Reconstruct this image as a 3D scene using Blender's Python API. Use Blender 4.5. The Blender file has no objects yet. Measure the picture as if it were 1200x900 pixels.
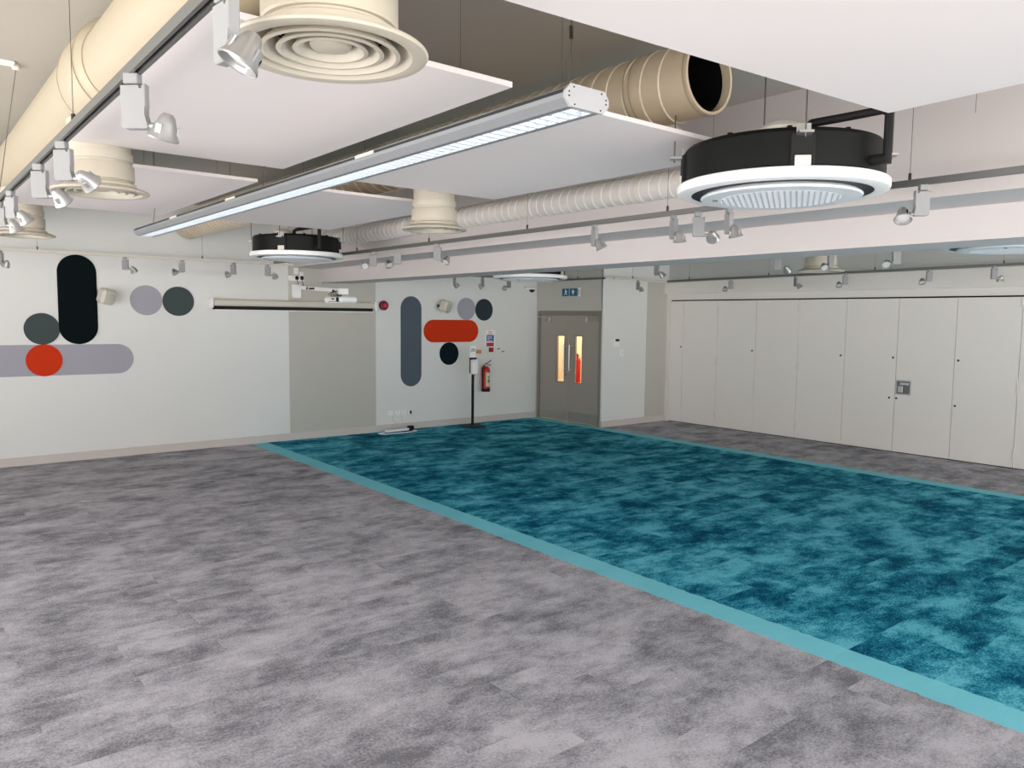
import bpy, bmesh, math, random
from mathutils import Vector, Matrix
random.seed(7)
PI = math.pi
S = bpy.context.scene
COL = S.collection

# ------------------------------------------------------------------ materials
def lin(c):
    return tuple(((v/255)/12.92 if v/255 <= .04045 else ((v/255+.055)/1.055)**2.4) for v in c)

def mat(name, rgb, rough=.6, metal=0., var=.04, scale=6., bump=0., emit=None, emit_s=0., spec=.4):
    m = bpy.data.materials.new(name); m.use_nodes = True
    nt = m.node_tree; b = nt.nodes['Principled BSDF']
    c = lin(rgb)
    tc = nt.nodes.new('ShaderNodeTexCoord'); n = nt.nodes.new('ShaderNodeTexNoise')
    n.inputs['Scale'].default_value = scale; n.inputs['Detail'].default_value = 4
    nt.links.new(tc.outputs['Object'], n.inputs['Vector'])
    mr = nt.nodes.new('ShaderNodeMix'); mr.data_type = 'RGBA'
    mr.inputs[6].default_value = (*[v*(1-var) for v in c], 1)
    mr.inputs[7].default_value = (*[min(1, v*(1+var)) for v in c], 1)
    nt.links.new(n.outputs['Fac'], mr.inputs[0])
    nt.links.new(mr.outputs[2], b.inputs['Base Color'])
    b.inputs['Roughness'].default_value = rough; b.inputs['Metallic'].default_value = metal
    b.inputs['Specular IOR Level'].default_value = spec
    if bump:
        bp = nt.nodes.new('ShaderNodeBump'); bp.inputs['Strength'].default_value = bump; bp.inputs['Distance'].default_value = .01
        n2 = nt.nodes.new('ShaderNodeTexNoise'); n2.inputs['Scale'].default_value = scale*12
        nt.links.new(tc.outputs['Object'], n2.inputs['Vector'])
        nt.links.new(n2.outputs['Fac'], bp.inputs['Height']); nt.links.new(bp.outputs['Normal'], b.inputs['Normal'])
    if emit:
        b.inputs['Emission Color'].default_value = (*lin(emit), 1); b.inputs['Emission Strength'].default_value = emit_s
    return m

def carpet(name, dark, mid, light, lo=.36, hi=.62):
    m = bpy.data.materials.new(name); m.use_nodes = True
    nt = m.node_tree; N = nt.nodes; L = nt.links; b = N['Principled BSDF']
    b.inputs['Roughness'].default_value = .95; b.inputs['Specular IOR Level'].default_value = .05
    tc = N.new('ShaderNodeTexCoord')
    br = N.new('ShaderNodeTexBrick')                       # carpet planks 1 m x 0.25 m laid across
    br.inputs['Color1'].default_value = (0, 0, 0, 1); br.inputs['Color2'].default_value = (1, 1, 1, 1)
    br.inputs['Mortar Size'].default_value = 0.0; br.inputs['Scale'].default_value = 1
    br.inputs['Brick Width'].default_value = 1.0; br.inputs['Row Height'].default_value = .25
    br.offset = .5; br.inputs['Mortar'].default_value = (.5, .5, .5, 1)
    L.new(tc.outputs['Object'], br.inputs['Vector'])
    off = N.new('ShaderNodeVectorMath'); off.operation = 'MULTIPLY'; off.inputs[1].default_value = (3.1, 5.3, 7.7)
    L.new(br.outputs['Color'], off.inputs[0])
    mp = N.new('ShaderNodeVectorMath'); mp.operation = 'MULTIPLY'; mp.inputs[1].default_value = (.95, 1.35, 1)
    L.new(tc.outputs['Object'], mp.inputs[0])
    ad = N.new('ShaderNodeVectorMath'); ad.operation = 'ADD'
    of2 = N.new('ShaderNodeVectorMath'); of2.operation = 'SCALE'; of2.inputs['Scale'].default_value = .045
    L.new(off.outputs[0], of2.inputs[0]); L.new(mp.outputs[0], ad.inputs[0]); L.new(of2.outputs[0], ad.inputs[1])
    n1 = N.new('ShaderNodeTexNoise'); n1.inputs['Scale'].default_value = 2.1; n1.inputs['Detail'].default_value = 12
    n1.inputs['Roughness'].default_value = .74; n1.inputs['Distortion'].default_value = 0.
    L.new(ad.outputs[0], n1.inputs['Vector'])
    n2 = N.new('ShaderNodeTexNoise'); n2.inputs['Scale'].default_value = 70; n2.inputs['Detail'].default_value = 3
    n2.inputs['Roughness'].default_value = .8
    L.new(tc.outputs['Object'], n2.inputs['Vector'])
    # plank offset + speckle added to blotch value
    a1 = N.new('ShaderNodeMath'); a1.operation = 'MULTIPLY_ADD'; a1.inputs[1].default_value = .55; 
    s1 = N.new('ShaderNodeMath'); s1.operation = 'SUBTRACT'; s1.inputs[1].default_value = .5
    L.new(n2.outputs['Fac'], s1.inputs[0]); L.new(s1.outputs[0], a1.inputs[0]); L.new(n1.outputs['Fac'], a1.inputs[2])
    sp = N.new('ShaderNodeSeparateColor'); L.new(br.outputs['Color'], sp.inputs[0])
    s2 = N.new('ShaderNodeMath'); s2.operation = 'SUBTRACT'; s2.inputs[1].default_value = .5; L.new(sp.outputs[0], s2.inputs[0])
    a2 = N.new('ShaderNodeMath'); a2.operation = 'MULTIPLY_ADD'; a2.inputs[1].default_value = .03
    L.new(s2.outputs[0], a2.inputs[0]); L.new(a1.outputs[0], a2.inputs[2])
    cr = N.new('ShaderNodeValToRGB')
    e = cr.color_ramp.elements
    e[0].position = lo; e[0].color = (*lin(dark), 1); e[1].position = hi; e[1].color = (*lin(light), 1)
    k = e.new((lo+hi)/2); k.color = (*lin(mid), 1)
    L.new(a2.outputs[0], cr.inputs[0]); L.new(cr.outputs[0], b.inputs['Base Color'])
    bp = N.new('ShaderNodeBump'); bp.inputs['Strength'].default_value = .5; bp.inputs['Distance'].default_value = .006
    n3 = N.new('ShaderNodeTexNoise'); n3.inputs['Scale'].default_value = 220
    L.new(tc.outputs['Object'], n3.inputs['Vector']); L.new(n3.outputs['Fac'], bp.inputs['Height']); L.new(bp.outputs['Normal'], b.inputs['Normal'])
    return m

M = {}
M['wall'] = mat('white_wall_paint', (234, 234, 231), .75, var=.015, scale=2, bump=.04)
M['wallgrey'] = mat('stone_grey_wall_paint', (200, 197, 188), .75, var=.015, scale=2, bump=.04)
M['beam'] = mat('beam_paint', (212, 205, 203), .7, var=.015, scale=1.5)
M['ceil'] = mat('grey_ceiling_paint', (182, 177, 168), .85, var=.07, scale=1.2, bump=.05)
M['uppergrey'] = mat('pale_grey_wall_paint', (196, 198, 194), .8, var=.02, scale=2)
M['skirt'] = mat('skirting_paint', (214, 205, 200), .5, var=.02)
M['header'] = mat('header_paint', (236, 230, 224), .6, var=.015)
M['partition'] = mat('partition_laminate', (242, 236, 230), .45, var=.015, scale=1.3)
M['gap'] = mat('dark_gap', (20, 18, 16), .8)
M['panel'] = mat('ceiling_panel_white', (238, 231, 229), .8, var=.012, scale=2)
M['cream'] = mat('cream_duct_paint', (176, 165, 143), .5, var=.03, scale=3)
M['creamlight'] = mat('cream_diffuser_paint', (194, 186, 170), .42, var=.02, scale=5)
M['seam'] = mat('duct_seam', (240, 230, 210), .45, var=.02)
M['spiral'] = mat('tan_spiral_duct', (208, 192, 166), .5, var=.05, scale=4)
M['whiteduct'] = mat('white_spiral_duct', (218, 212, 206), .5, var=.02, scale=4)
M['black'] = mat('black_casing', (13, 15, 14), .45, var=.12, scale=8, spec=.2)
M['rubber'] = mat('black_pipe_foam', (14, 14, 14), .7, var=.15, scale=30)
M['whiteplastic'] = mat('white_plastic', (250, 250, 249), .35, var=.01)
M['offwhite'] = mat('offwhite_plastic', (214, 209, 196), .45, var=.02)
M['bluewhite'] = mat('white_grille', (232, 238, 242), .4, var=.01)
M['grillegrey'] = mat('grille_shade_grey', (214, 220, 224), .45, var=.01)
M['slot'] = mat('dark_slot', (10, 12, 13), .5)
M['track'] = mat('grey_track_metal', (118, 118, 116), .42, .5, var=.05)
M['trackdark'] = mat('track_groove', (36, 40, 40), .6)
M['spotwhite'] = mat('spot_white', (150, 150, 151), .5, var=.02)
M['chrome'] = mat('spot_silver', (172, 171, 170), .32, .6, var=.04)
M['lens'] = mat('spot_lens', (214, 214, 212), .2, var=.01)
M['wire'] = mat('steel_wire', (104, 100, 94), .4, .6)
M['gripper'] = mat('wire_gripper', (62, 56, 48), .4, .6)
M['lightbody'] = mat('luminaire_grey', (150, 153, 156), .38, .35, var=.03)
M['lightcap'] = mat('luminaire_cap', (180, 180, 182), .5, .1, var=.02)
M['louvre'] = mat('louvre_aluminium', (192, 196, 200), .4, .2, var=.02)
M['tube'] = mat('fluorescent_tube', (255, 255, 255), .4, emit=(244, 250, 255), emit_s=6.0)
M['door'] = mat('taupe_door', (168, 160, 149), .5, var=.02, scale=3)
M['doorframe'] = mat('taupe_frame', (138, 131, 121), .5, var=.02)
M['steel'] = mat('brushed_steel', (200, 200, 198), .28, .85, var=.05, scale=20)
M['kick'] = mat('steel_kick_plate', (178, 170, 160), .35, .55, var=.05, scale=10)
M['corr'] = mat('warm_corridor_wall', (240, 228, 204), .7, var=.02)
M['red'] = mat('red_paint', (196, 24, 34), .3, var=.03)
M['darkred'] = mat('dark_red_box', (120, 14, 32), .35, var=.03)
M['label'] = mat('pale_label', (206, 216, 176), .5)
M['labelgreen'] = mat('green_label', (70, 130, 84), .5)
M['signblue'] = mat('sign_blue', (66, 104, 160), .5)
M['exitblue'] = mat('exit_sign_blue', (10, 104, 140), .4)
M['signred'] = mat('sign_red', (205, 56, 84), .5)
M['ink'] = mat('dark_ink', (70, 76, 92), .6)
M['ochre'] = mat('ochre_plate', (206, 160, 110), .5)
M['lcd'] = mat('dark_display', (52, 58, 56), .25)
M['m_black'] = mat('felt_black', (12, 22, 24), .95, var=.08, scale=40, spec=.1)
M['m_dark'] = mat('felt_dark_grey', (74, 84, 85), .95, var=.06, scale=40, spec=.1)
M['m_lav'] = mat('felt_lavender', (172, 170, 180), .95, var=.04, scale=40, spec=.1)
M['m_red'] = mat('felt_orange_red', (208, 60, 28), .95, var=.05, scale=40, spec=.1)
M['m_slate'] = mat('felt_slate', (90, 101, 110), .95, var=.05, scale=40, spec=.1)
M['m_deep'] = mat('felt_deep_slate', (54, 65, 71), .95, var=.05, scale=40, spec=.1)
M['m_ink'] = mat('felt_ink', (18, 32, 39), .95, var=.06, scale=40, spec=.1)
M['carpet'] = carpet('grey_carpet', (120, 119, 125), (168, 166, 173), (200, 197, 204), .36, .63)
M['teal'] = carpet('teal_carpet', (6, 74, 102), (40, 138, 166), (108, 200, 220), .39, .60)
M['stripe'] = carpet('turquoise_carpet', (122, 206, 222), (128, 212, 226), (134, 216, 230), .3, .7)

# ------------------------------------------------------------------ mesh builder
class MB:
    def __init__(s): s.bm = bmesh.new(); s.slot = 0
    def _mi(s, faces):
        for f in faces: f.material_index = s.slot
    def box(s, x0, x1, y0, y1, z0, z1, bev=0., mx=None):
        r = bmesh.ops.create_cube(s.bm, size=1)
        vs = r['verts']
        bmesh.ops.scale(s.bm, vec=(x1-x0, y1-y0, z1-z0), verts=vs)
        bmesh.ops.translate(s.bm, vec=((x0+x1)/2, (y0+y1)/2, (z0+z1)/2), verts=vs)
        fs = list({f for v in vs for f in v.link_faces})
        if bev:
            es = list({e for f in fs for e in f.edges})
            r = bmesh.ops.bevel(s.bm, geom=es, offset=bev, segments=1, affect='EDGES', profile=.5)
            fs = list({f for v in r['verts'] for f in v.link_faces} | {f for f in fs if f.is_valid})
            vs = list({v for f in fs for v in f.verts})
        if mx is not None: bmesh.ops.transform(s.bm, matrix=mx, verts=vs)
        s._mi(fs); return s
    def tube(s, pts, r, seg=10, caps=True, radii=None):
        pts = [Vector(p) for p in pts]; rings = []
        n = len(pts)
        prev = None
        for i, p in enumerate(pts):
            t = (pts[min(i+1, n-1)] - pts[max(i-1, 0)]).normalized()
            if prev is None:
                u = t.orthogonal().normalized()
                if abs(t.z) < .9: u = (Vector((0, 0, 1)) - t*t.z).normalized()
            else:
                u = (prev - t*prev.dot(t)).normalized()
            prev = u; v = t.cross(u)
            rr = radii[i] if radii else r
            rings.append([s.bm.verts.new(p + (u*math.cos(2*PI*k/seg) + v*math.sin(2*PI*k/seg))*rr) for k in range(seg)])
        fs = []
        for a, b in zip(rings, rings[1:]):
            for k in range(seg):
                fs.append(s.bm.faces.new((a[k], a[(k+1) % seg], b[(k+1) % seg], b[k])))
        if caps:
            fs.append(s.bm.faces.new(list(reversed(rings[0])))); fs.append(s.bm.faces.new(rings[-1]))
        s._mi(fs); return s
    def lathe(s, prof, c=(0, 0, 0), seg=48, closed=False, mx=None):
        c = Vector(c); rings = []; allv = []
        for r, z in prof:
            if r < 1e-6:
                v = s.bm.verts.new(c + Vector((0, 0, z))); rings.append([v]*seg); allv.append(v)
            else:
                rg = [s.bm.verts.new(c + Vector((r*math.cos(2*PI*k/seg), r*math.sin(2*PI*k/seg), z))) for k in range(seg)]
                rings.append(rg); allv += rg
        fs = []
        seq = list(zip(rings, rings[1:]))
        if closed: seq.append((rings[-1], rings[0]))
        for a, b in seq:
            for k in range(seg):
                q = []
                for v in (a[k], a[(k+1) % seg], b[(k+1) % seg], b[k]):
                    if v not in q: q.append(v)
                if len(q) > 2: fs.append(s.bm.faces.new(q))
        if mx is not None: bmesh.ops.transform(s.bm, matrix=mx, verts=allv)
        s._mi(fs); return s
    def prism(s, poly, fr, to, axis='y'):
        """extrude a 2-D outline; axis is the extrusion axis"""
        def P(a, b, t):
            return {'y': (a, t, b), 'x': (t, a, b), 'z': (a, b, t)}[axis]
        A = [s.bm.verts.new(P(a, b, fr)) for a, b in poly]; B = [s.bm.verts.new(P(a, b, to)) for a, b in poly]
        n = len(poly); fs = [s.bm.faces.new(A), s.bm.faces.new(list(reversed(B)))]
        for k in range(n): fs.append(s.bm.faces.new((A[k], B[k], B[(k+1) % n], A[(k+1) % n])))
        s._mi(fs); return s
    def hexa(s, bottom, top):
        A = [s.bm.verts.new(p) for p in bottom]; B = [s.bm.verts.new(p) for p in top]
        n = len(A); fs = [s.bm.faces.new(list(reversed(A))), s.bm.faces.new(B)]
        for k in range(n): fs.append(s.bm.faces.new((A[k], A[(k+1) % n], B[(k+1) % n], B[k])))
        s._mi(fs); return s
    def helix(s, axis_pts, r, pitch, w, h, seg=28):
        """raised seam winding round a straight duct along +Y"""
        x, y0, z, y1 = axis_pts
        n = int((y1-y0)/pitch*seg); prev = None; fs = []
        for i in range(n+1):
            a = 2*PI*i/seg; y = y0 + (y1-y0)*i/n
            ring = []
            for rr, dy in ((r-.002, -w), (r+h, -w*.4), (r+h, w*.4), (r-.002, w)):
                ring.append(s.bm.verts.new((x+rr*math.cos(a), y+dy, z+rr*math.sin(a))))
            if prev:
                for k in range(3): fs.append(s.bm.faces.new((prev[k], prev[k+1], ring[k+1], ring[k])))
            prev = ring
        s._mi(fs); return s
    def mesh(s, name, mats, origin=(0, 0, 0), recalc=True):
        if recalc: bmesh.ops.recalc_face_normals(s.bm, faces=s.bm.faces[:])
        me = bpy.data.meshes.new(name)
        s.bm.to_mesh(me); s.bm.free()
        me.transform(Matrix.Translation(-Vector(origin)))
        for m in (mats if isinstance(mats, (list, tuple)) else [mats]): me.materials.append(m)
        me.shade_smooth(); me.set_sharp_from_angle(angle=math.radians(32))
        return me
    def build(s, name, mats, parent=None, origin=None):
        """coordinates given in the world; stored relative to the thing's base"""
        org = Vector(origin) if origin is not None else (Vector(parent['_o']) if parent is not None and '_o' in parent else Vector((0, 0, 0)))
        o = bpy.data.objects.new(name, s.mesh(name, mats, org))
        COL.objects.link(o)
        if parent is not None: o.parent = parent; o['_o'] = list(org)
        else: o.location = org
        return o

def tag(o, label, cat, group=None):
    o['label'] = label; o['category'] = cat
    if group: o['group'] = group
    return o
def thing(name, loc, label, cat, group=None):
    o = bpy.data.objects.new(name, None); COL.objects.link(o); o.location = loc; o.empty_display_size = .1
    o['_o'] = list(loc)
    return tag(o, label, cat, group)
def structure(o, label=None):
    o['kind'] = 'structure'
    if label: o['label'] = label
    return o
def dup(root, loc, rz=None):
    r = root.copy(); COL.objects.link(r); r.location = loc
    if rz is not None: r.rotation_euler = (0, 0, rz)
    for ch in list(root.children):
        c = ch.copy(); COL.objects.link(c); c.parent = r
        for g in list(ch.children):
            d = g.copy(); COL.objects.link(d); d.parent = c
    return r

# ------------------------------------------------------------------ room dimensions (metres, camera stands at 0,0)
YA, XB, XD, YL = 11.83, 12.04, 10.21, 9.97
XL, YB, ZC = -2.4, -3.2, 3.6

# floor: grey carpet, teal field, turquoise borders
mb = MB()
def sx(y): return 4.232 + .0115*y
W = .245; R0, R1 = 9.97, 10.21
ny = 420
ys = [YB + (YA-YB)*i/ny for i in range(ny+1)]
edges = [lambda y: XL, lambda y: sx(y), lambda y: sx(y)+W, lambda y: R0, lambda y: R1, lambda y: XB+1.6]
rows = []
for y in ys:
    row = []
    for k, e in enumerate(edges):
        j = random.uniform(-.007, .007) if 0 < k < 5 else 0
        row.append(mb.bm.verts.new((e(y)+j, y, 0)))
    rows.append(row)
for a_, b_ in zip(rows, rows[1:]):
    for k, slot in enumerate((0, 1, 2, 1, 0)):
        f_ = mb.bm.faces.new((a_[k], a_[k+1], b_[k+1], b_[k])); f_.material_index = slot
fl = structure(mb.build('floor', [M['carpet'], M['stripe'], M['teal']]), 'grey carpet with a teal field edged by turquoise stripes')

structure(MB().box(XL-.2, XB+1.8, YB-.2, YA+.2, ZC, ZC+.15).build('ceiling', M['ceil']), 'grey painted soffit high above the hung white panels')
structure(MB().box(XL-.2, XB+1.8, YA, YA+.2, 0, ZC).build('wall_back', M['wall']), 'long white wall with coloured round and pill-shaped panels')
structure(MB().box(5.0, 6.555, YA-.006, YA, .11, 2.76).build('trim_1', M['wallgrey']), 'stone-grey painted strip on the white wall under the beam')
structure(MB().box(XL, XD, YA-.018, YA, 0, .115).build('baseboard_back', M['skirt']))
# right wall (behind folding partition) : opening for the partition
mb = MB(); mb.box(XB, XB+.15, YB, YL, 2.5, ZC); mb.box(XB, XB+.15, YB, 1.3, 0, 2.5)
structure(mb.build('wall_right', M['uppergrey']), 'pale grey wall above the folding partition')
# header boxing over the partition
mb = MB(); mb.hexa([(11.9, 1.0, 2.5), (XB, 1.0, 2.5), (XB, YL, 2.5), (11.9, YL, 2.5)], [(11.9, 1.0, 2.80), (XB, 1.0, 2.80), (XB, YL, 2.715), (11.9, YL, 2.715)])
structure(mb.build('trim_2', M['header']), 'pale boxing running above the folding partition')
structure(MB().box(11.99, XB+.1, 1.3, YL, 2.385, 2.5).build('trim_3', M['header']), 'flat head lining between partition and boxing')
structure(MB().box(11.985, XB+.06, 9.885, YL, 0, 2.385).build('trim_4', M['header']), 'narrow pale jamb at the left end of the partition')
# lobby box round the double door
DY0, DY1, DZ = 10.0, 11.775, 2.15
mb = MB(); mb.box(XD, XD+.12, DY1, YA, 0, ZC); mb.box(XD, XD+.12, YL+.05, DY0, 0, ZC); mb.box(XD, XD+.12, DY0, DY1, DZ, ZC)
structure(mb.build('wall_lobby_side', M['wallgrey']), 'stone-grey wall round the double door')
structure(MB().box(XD, XB+.15, YL, YL+.05, 0, ZC).build('wall_lobby_front', M['wall']), 'short white wall between the double door and the partition')
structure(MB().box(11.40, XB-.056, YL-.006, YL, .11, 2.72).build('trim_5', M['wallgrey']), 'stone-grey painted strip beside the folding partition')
mb = MB(); mb.box(XD-.018, 11.985, YL-.018, YL, 0, .115); mb.box(XD-.018, XD, YL-.018, DY0-.01, 0, .115)
structure(mb.build('baseboard_lobby', M['skirt']))
# corridor behind the double door
mb = MB(); mb.box(XB+1.1, XB+1.2, YL+.05, YA, 0, 2.6); mb.box(XD+.12, XB+1.2, YA-.012, YA-.002, 0, 2.6); mb.box(XD+.12, XB+1.2, YL+.05, YL+.06, 0, 2.6); mb.box(XD+.12, XB+1.2, YL+.05, YA, 2.6, 2.65)
structure(mb.build('wall_corridor', M['corr']), 'warm lit corridor seen through the door panes')
# side with windows (behind and left of the viewpoint)
def window_wall(name, axis, fixed, a0, a1, openings, z0, z1, thick=.2, sgn=-1):
    mb = MB()
    def bx(p0, p1, za, zb):
        lo, hi = sorted((fixed, fixed+sgn*thick))
        if axis == 'x': mb.box(p0, p1, lo, hi, za, zb)
        else: mb.box(lo, hi, p0, p1, za, zb)
    bx(a0, a1, 0, z0); bx(a0, a1, z1, ZC)
    cur = a0
    for o0, o1 in openings:
        bx(cur, o0, z0, z1); cur = o1
    bx(cur, a1, z0, z1)
    structure(mb.build(name, M['wall']))
window_wall('wall_front', 'x', YB, XL, XB+1.6, [(-2.2+i*1.8, -2.2+i*1.8+1.65) for i in range(8)], .15, 3.1)
window_wall('wall_left', 'y', XL, YB, YA, [(-2.9+i*1.8, -2.9+i*1.8+1.65) for i in range(7)], .35, 3.1)

# stepped downstand beam crossing the room
mb = MB()
prof = [(5.0, 2.76), (5.553, 2.76), (5.553, 2.54), (6.06, 2.54), (6.06, ZC), (5.0, ZC)]
mb.prism(prof, YB, YA, 'y')
structure(mb.build('trim_6', M['beam']), 'stepped white boxed beam crossing the ceiling')

# ------------------------------------------------------------------ hung ceiling panels
def ceiling_panel(corners, label, wires=True):
    """corners: four (x,y,z) of the underside, anticlockwise"""
    c = sum((Vector(p) for p in corners), Vector())/4
    t = thing('ceiling_panel', c, label, 'ceiling panel', 'white panels hung below the ceiling')
    th = .022
    mb = MB(); mb.hexa(corners, [(p[0], p[1], p[2]+th) for p in corners]); mb.build('board', M['panel'], t)
    for p in corners:
        q = Vector(p)*.82 + c*.18
        if .7 < q.x < 1.42 and q.y > 0: q.x = 1.42
        if 3.2 < q.x < 3.76: q.x = 3.78
        w = MB().tube([(q.x, q.y, q.z+th), (q.x, q.y, ZC)], .0012, 6).build('suspension_wire', M['wire'], t)
        MB().tube([(q.x, q.y, ZC-.035), (q.x, q.y, ZC)], .007, 8).build('gripper', M['gripper'], w)
    return t
def rect(x0, x1, y0, y1, z): return [(x0, y0, z), (x1, y0, z), (x1, y1, z), (x0, y1, z)]
ZP = 2.95
ceiling_panel(rect(.80, 2.06, 2.56, 4.93, ZP), 'large white ceiling panel behind the round diffuser nearest the camera')
ceiling_panel(rect(.80, 2.12, 5.53, 8.02, ZP), 'white ceiling panel farther along beside the left track, behind the second diffuser')
ceiling_panel(rect(2.46, 3.86, 2.62, 5.02, ZP), 'white ceiling panel right of the linear light, beside the near black cassette')
ceiling_panel(rect(2.46, 3.86, 5.58, 8.0, ZP), 'white ceiling panel above the far black cassette')
ceiling_panel([(1.0, -.75, 2.85), (3.43, -.75, 2.96), (3.43, 1.655, 2.905), (1.0, 1.655, 2.82)], 'big white ceiling panel overhead at the top edge of the photo')

# ------------------------------------------------------------------ ducts
t = thing('air_duct', (1.07, 4, 3.3), 'thick cream round air duct along the upper left of the ceiling', 'air duct')
mb = MB(); mb.tube([(1.07, 5.05, 3.31), (1.07, YA-.02, 3.31)], .255, 48); mb.build('pipe', M['cream'], t)
mb = MB(); mb.tube([(1.07, 4.55, 3.31), (1.07, 4.62, 3.31), (1.07, 4.95, 3.31), (1.07, 5.05, 3.31)], .26, 48, radii=[.232, .262, .272, .262])
mb.build('reducer_collar', M['cream'], t)
MB().tube([(1.07, YB+.05, 3.31), (1.07, 4.56, 3.31)], .225, 48).build('pipe', M['cream'], t)
for y in (4.62, 5.05): MB().tube([(1.07, y-.006, 3.31), (1.07, y+.006, 3.31)], .267, 48).build('joint_ring', M['cream'], t)

t = thing('air_duct', (3.485, 5, 3.3), 'tan spiral-seamed air duct with an open end above the linear light', 'air duct')
DX, DZc, DR, DYe = 3.485, 3.30, .20, 2.65
mb = MB()
seg = 48; prof = [(DR, YA-.02), (DR, DYe), (DR-.006, DYe-.004), (DR-.016, DYe), (DR-.016, DYe+.8)]
mx = Matrix.Translation((DX, 0, DZc)) @ Matrix.Rotation(-PI/2, 4, 'X')
mb.lathe([(r, y) for r, y in prof], seg=seg, mx=mx); mb.build('pipe', M['spiral'], t)
MB().lathe([(DR-.02, DYe+.05), (DR-.02, DYe+.5), (0, DYe+.52)], seg=40, mx=mx).build('duct_inside_shade', M['black'], t)  # black lining paints in the shade inside the open duct end
mb = MB(); mb.helix((DX, DYe+.12, DZc, YA-.4), DR, .13, .007, .005); mb.build('spiral_seam', M['seam'], t)
for y in (DYe+.02, DYe+.40, DYe+.44): MB().tube([(DX, y-.006, DZc), (DX, y+.006, DZc)], DR+.006, 48, caps=False).build('joint_ring', M['cream'], t)
sp = MB(); sp.tube([(DX+.02, 2.98, DZc-.15), (DX+.16, 2.98, DZc-.27)], .05, 24); sp.build('side_spigot', M['creamlight'], t)

t = thing('air_duct', (4.86, 6, 3.07), 'slim white spiral duct fixed along the beam face', 'air duct')
X2, Z2, r2 = 4.87, 3.065, .105
MB().tube([(X2, 3.45, Z2), (X2, YA-.4, Z2)], r2, 32).build('pipe', M['whiteduct'], t)
mb = MB(); mb.helix((X2, 3.5, Z2, YA-.5), r2, .105, .008, .006, 20); mb.build('spiral_seam', M['header'], t)
for y in (4.35, 5.75, 7.2, 8.6):
    mb = MB(); mb.tube([(X2, y-.012, Z2), (X2, y+.012, Z2)], r2+.007, 28); mb.box(X2-.012, X2+.012, y-.01, y+.01, Z2+r2, Z2+r2+.06); mb.build('hanger_ring', M['offwhite'], t)
MB().tube([(X2, 3.46, Z2), (X2, 3.40, Z2), (X2+.03, 3.33, Z2), (X2+.10, 3.30, Z2)], r2+.006, 28).build('end_elbow', M['whiteduct'], t)

# ------------------------------------------------------------------ round diffusers
def diffuser_parts(t, ztop, neck=True):
    # local build, origin at centre of flange underside
    z = 0
    MB().lathe([(.165, .050), (.165, ztop)], seg=56).build('neck', M['creamlight'], t)
    mb = MB(); mb.lathe([(.150, .066), (.176, .068), (.180, .074), (.180, .152), (.176, .160), (.150, .162)], seg=56)
    mb.lathe([(.150, .178), (.172, .180), (.174, .186), (.174, .226), (.150, .232)], seg=56)
    mb.build('neck_collar', M['creamlight'], t)
    mb = MB(); mb.lathe([(.150, .056), (.178, .056), (.190, .050), (.194, .036), (.232, .022), (.258, .012), (.262, .006), (.258, .000), (.240, -.004), (.218, -.001), (.206, .010), (.188, .030), (.150, .046)], seg=72)
    mb.build('flange', M['creamlight'], t)
    for ro, dz in ((.186, .002), (.142, .006), (.100, .010)):
        mb = MB(); mb.lathe([(ro, dz+.000), (ro-.012, dz-.002), (ro-.036, dz+.024), (ro-.044, dz+.048), (ro-.040, dz+.050), (ro-.028, dz+.030), (ro-.006, dz+.010)], seg=64, closed=True)
        mb.build('louvre_ring', M['creamlight'], t)
    mb = MB(); mb.lathe([(0, .014), (.03, .012), (.052, .018), (.056, .026), (.030, .055), (0, .06)], seg=48); mb.build('centre_cone', M['creamlight'], t)
    mb = MB(); mb.lathe([(.160, .052), (.160, .16), (0, .16)], seg=40); mb.build('plenum', M['slot'], t)
    return t
def diffuser(x, y, z, ztop, label, sc=1.0):
    t = thing('air_diffuser', (0, 0, 0), label, 'air diffuser', 'round cream ceiling diffusers')
    diffuser_parts(t, (ztop-z)/sc)
    t.location = (x, y, z); t.scale = (sc, sc, sc)
    return t
diffuser(.965, 1.98, 2.70, 3.10, 'large round cream ceiling diffuser nearest the camera at the top of the photo')
diffuser(1.015, 5.08, 2.70, 3.10, 'round cream diffuser hanging between the two left ceiling panels')
diffuser(1.0, 8.25, 2.69, 3.10, 'round cream diffuser at the far left, partly behind track spotlights')
diffuser(3.46, 5.28, 2.695, 3.13, 'round cream diffuser under the tan spiral duct, centre of the ceiling')
diffuser(8.62, 4.87, 2.585, 3.55, 'small-looking cream diffuser beyond the beam, above the folding partition')

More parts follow.
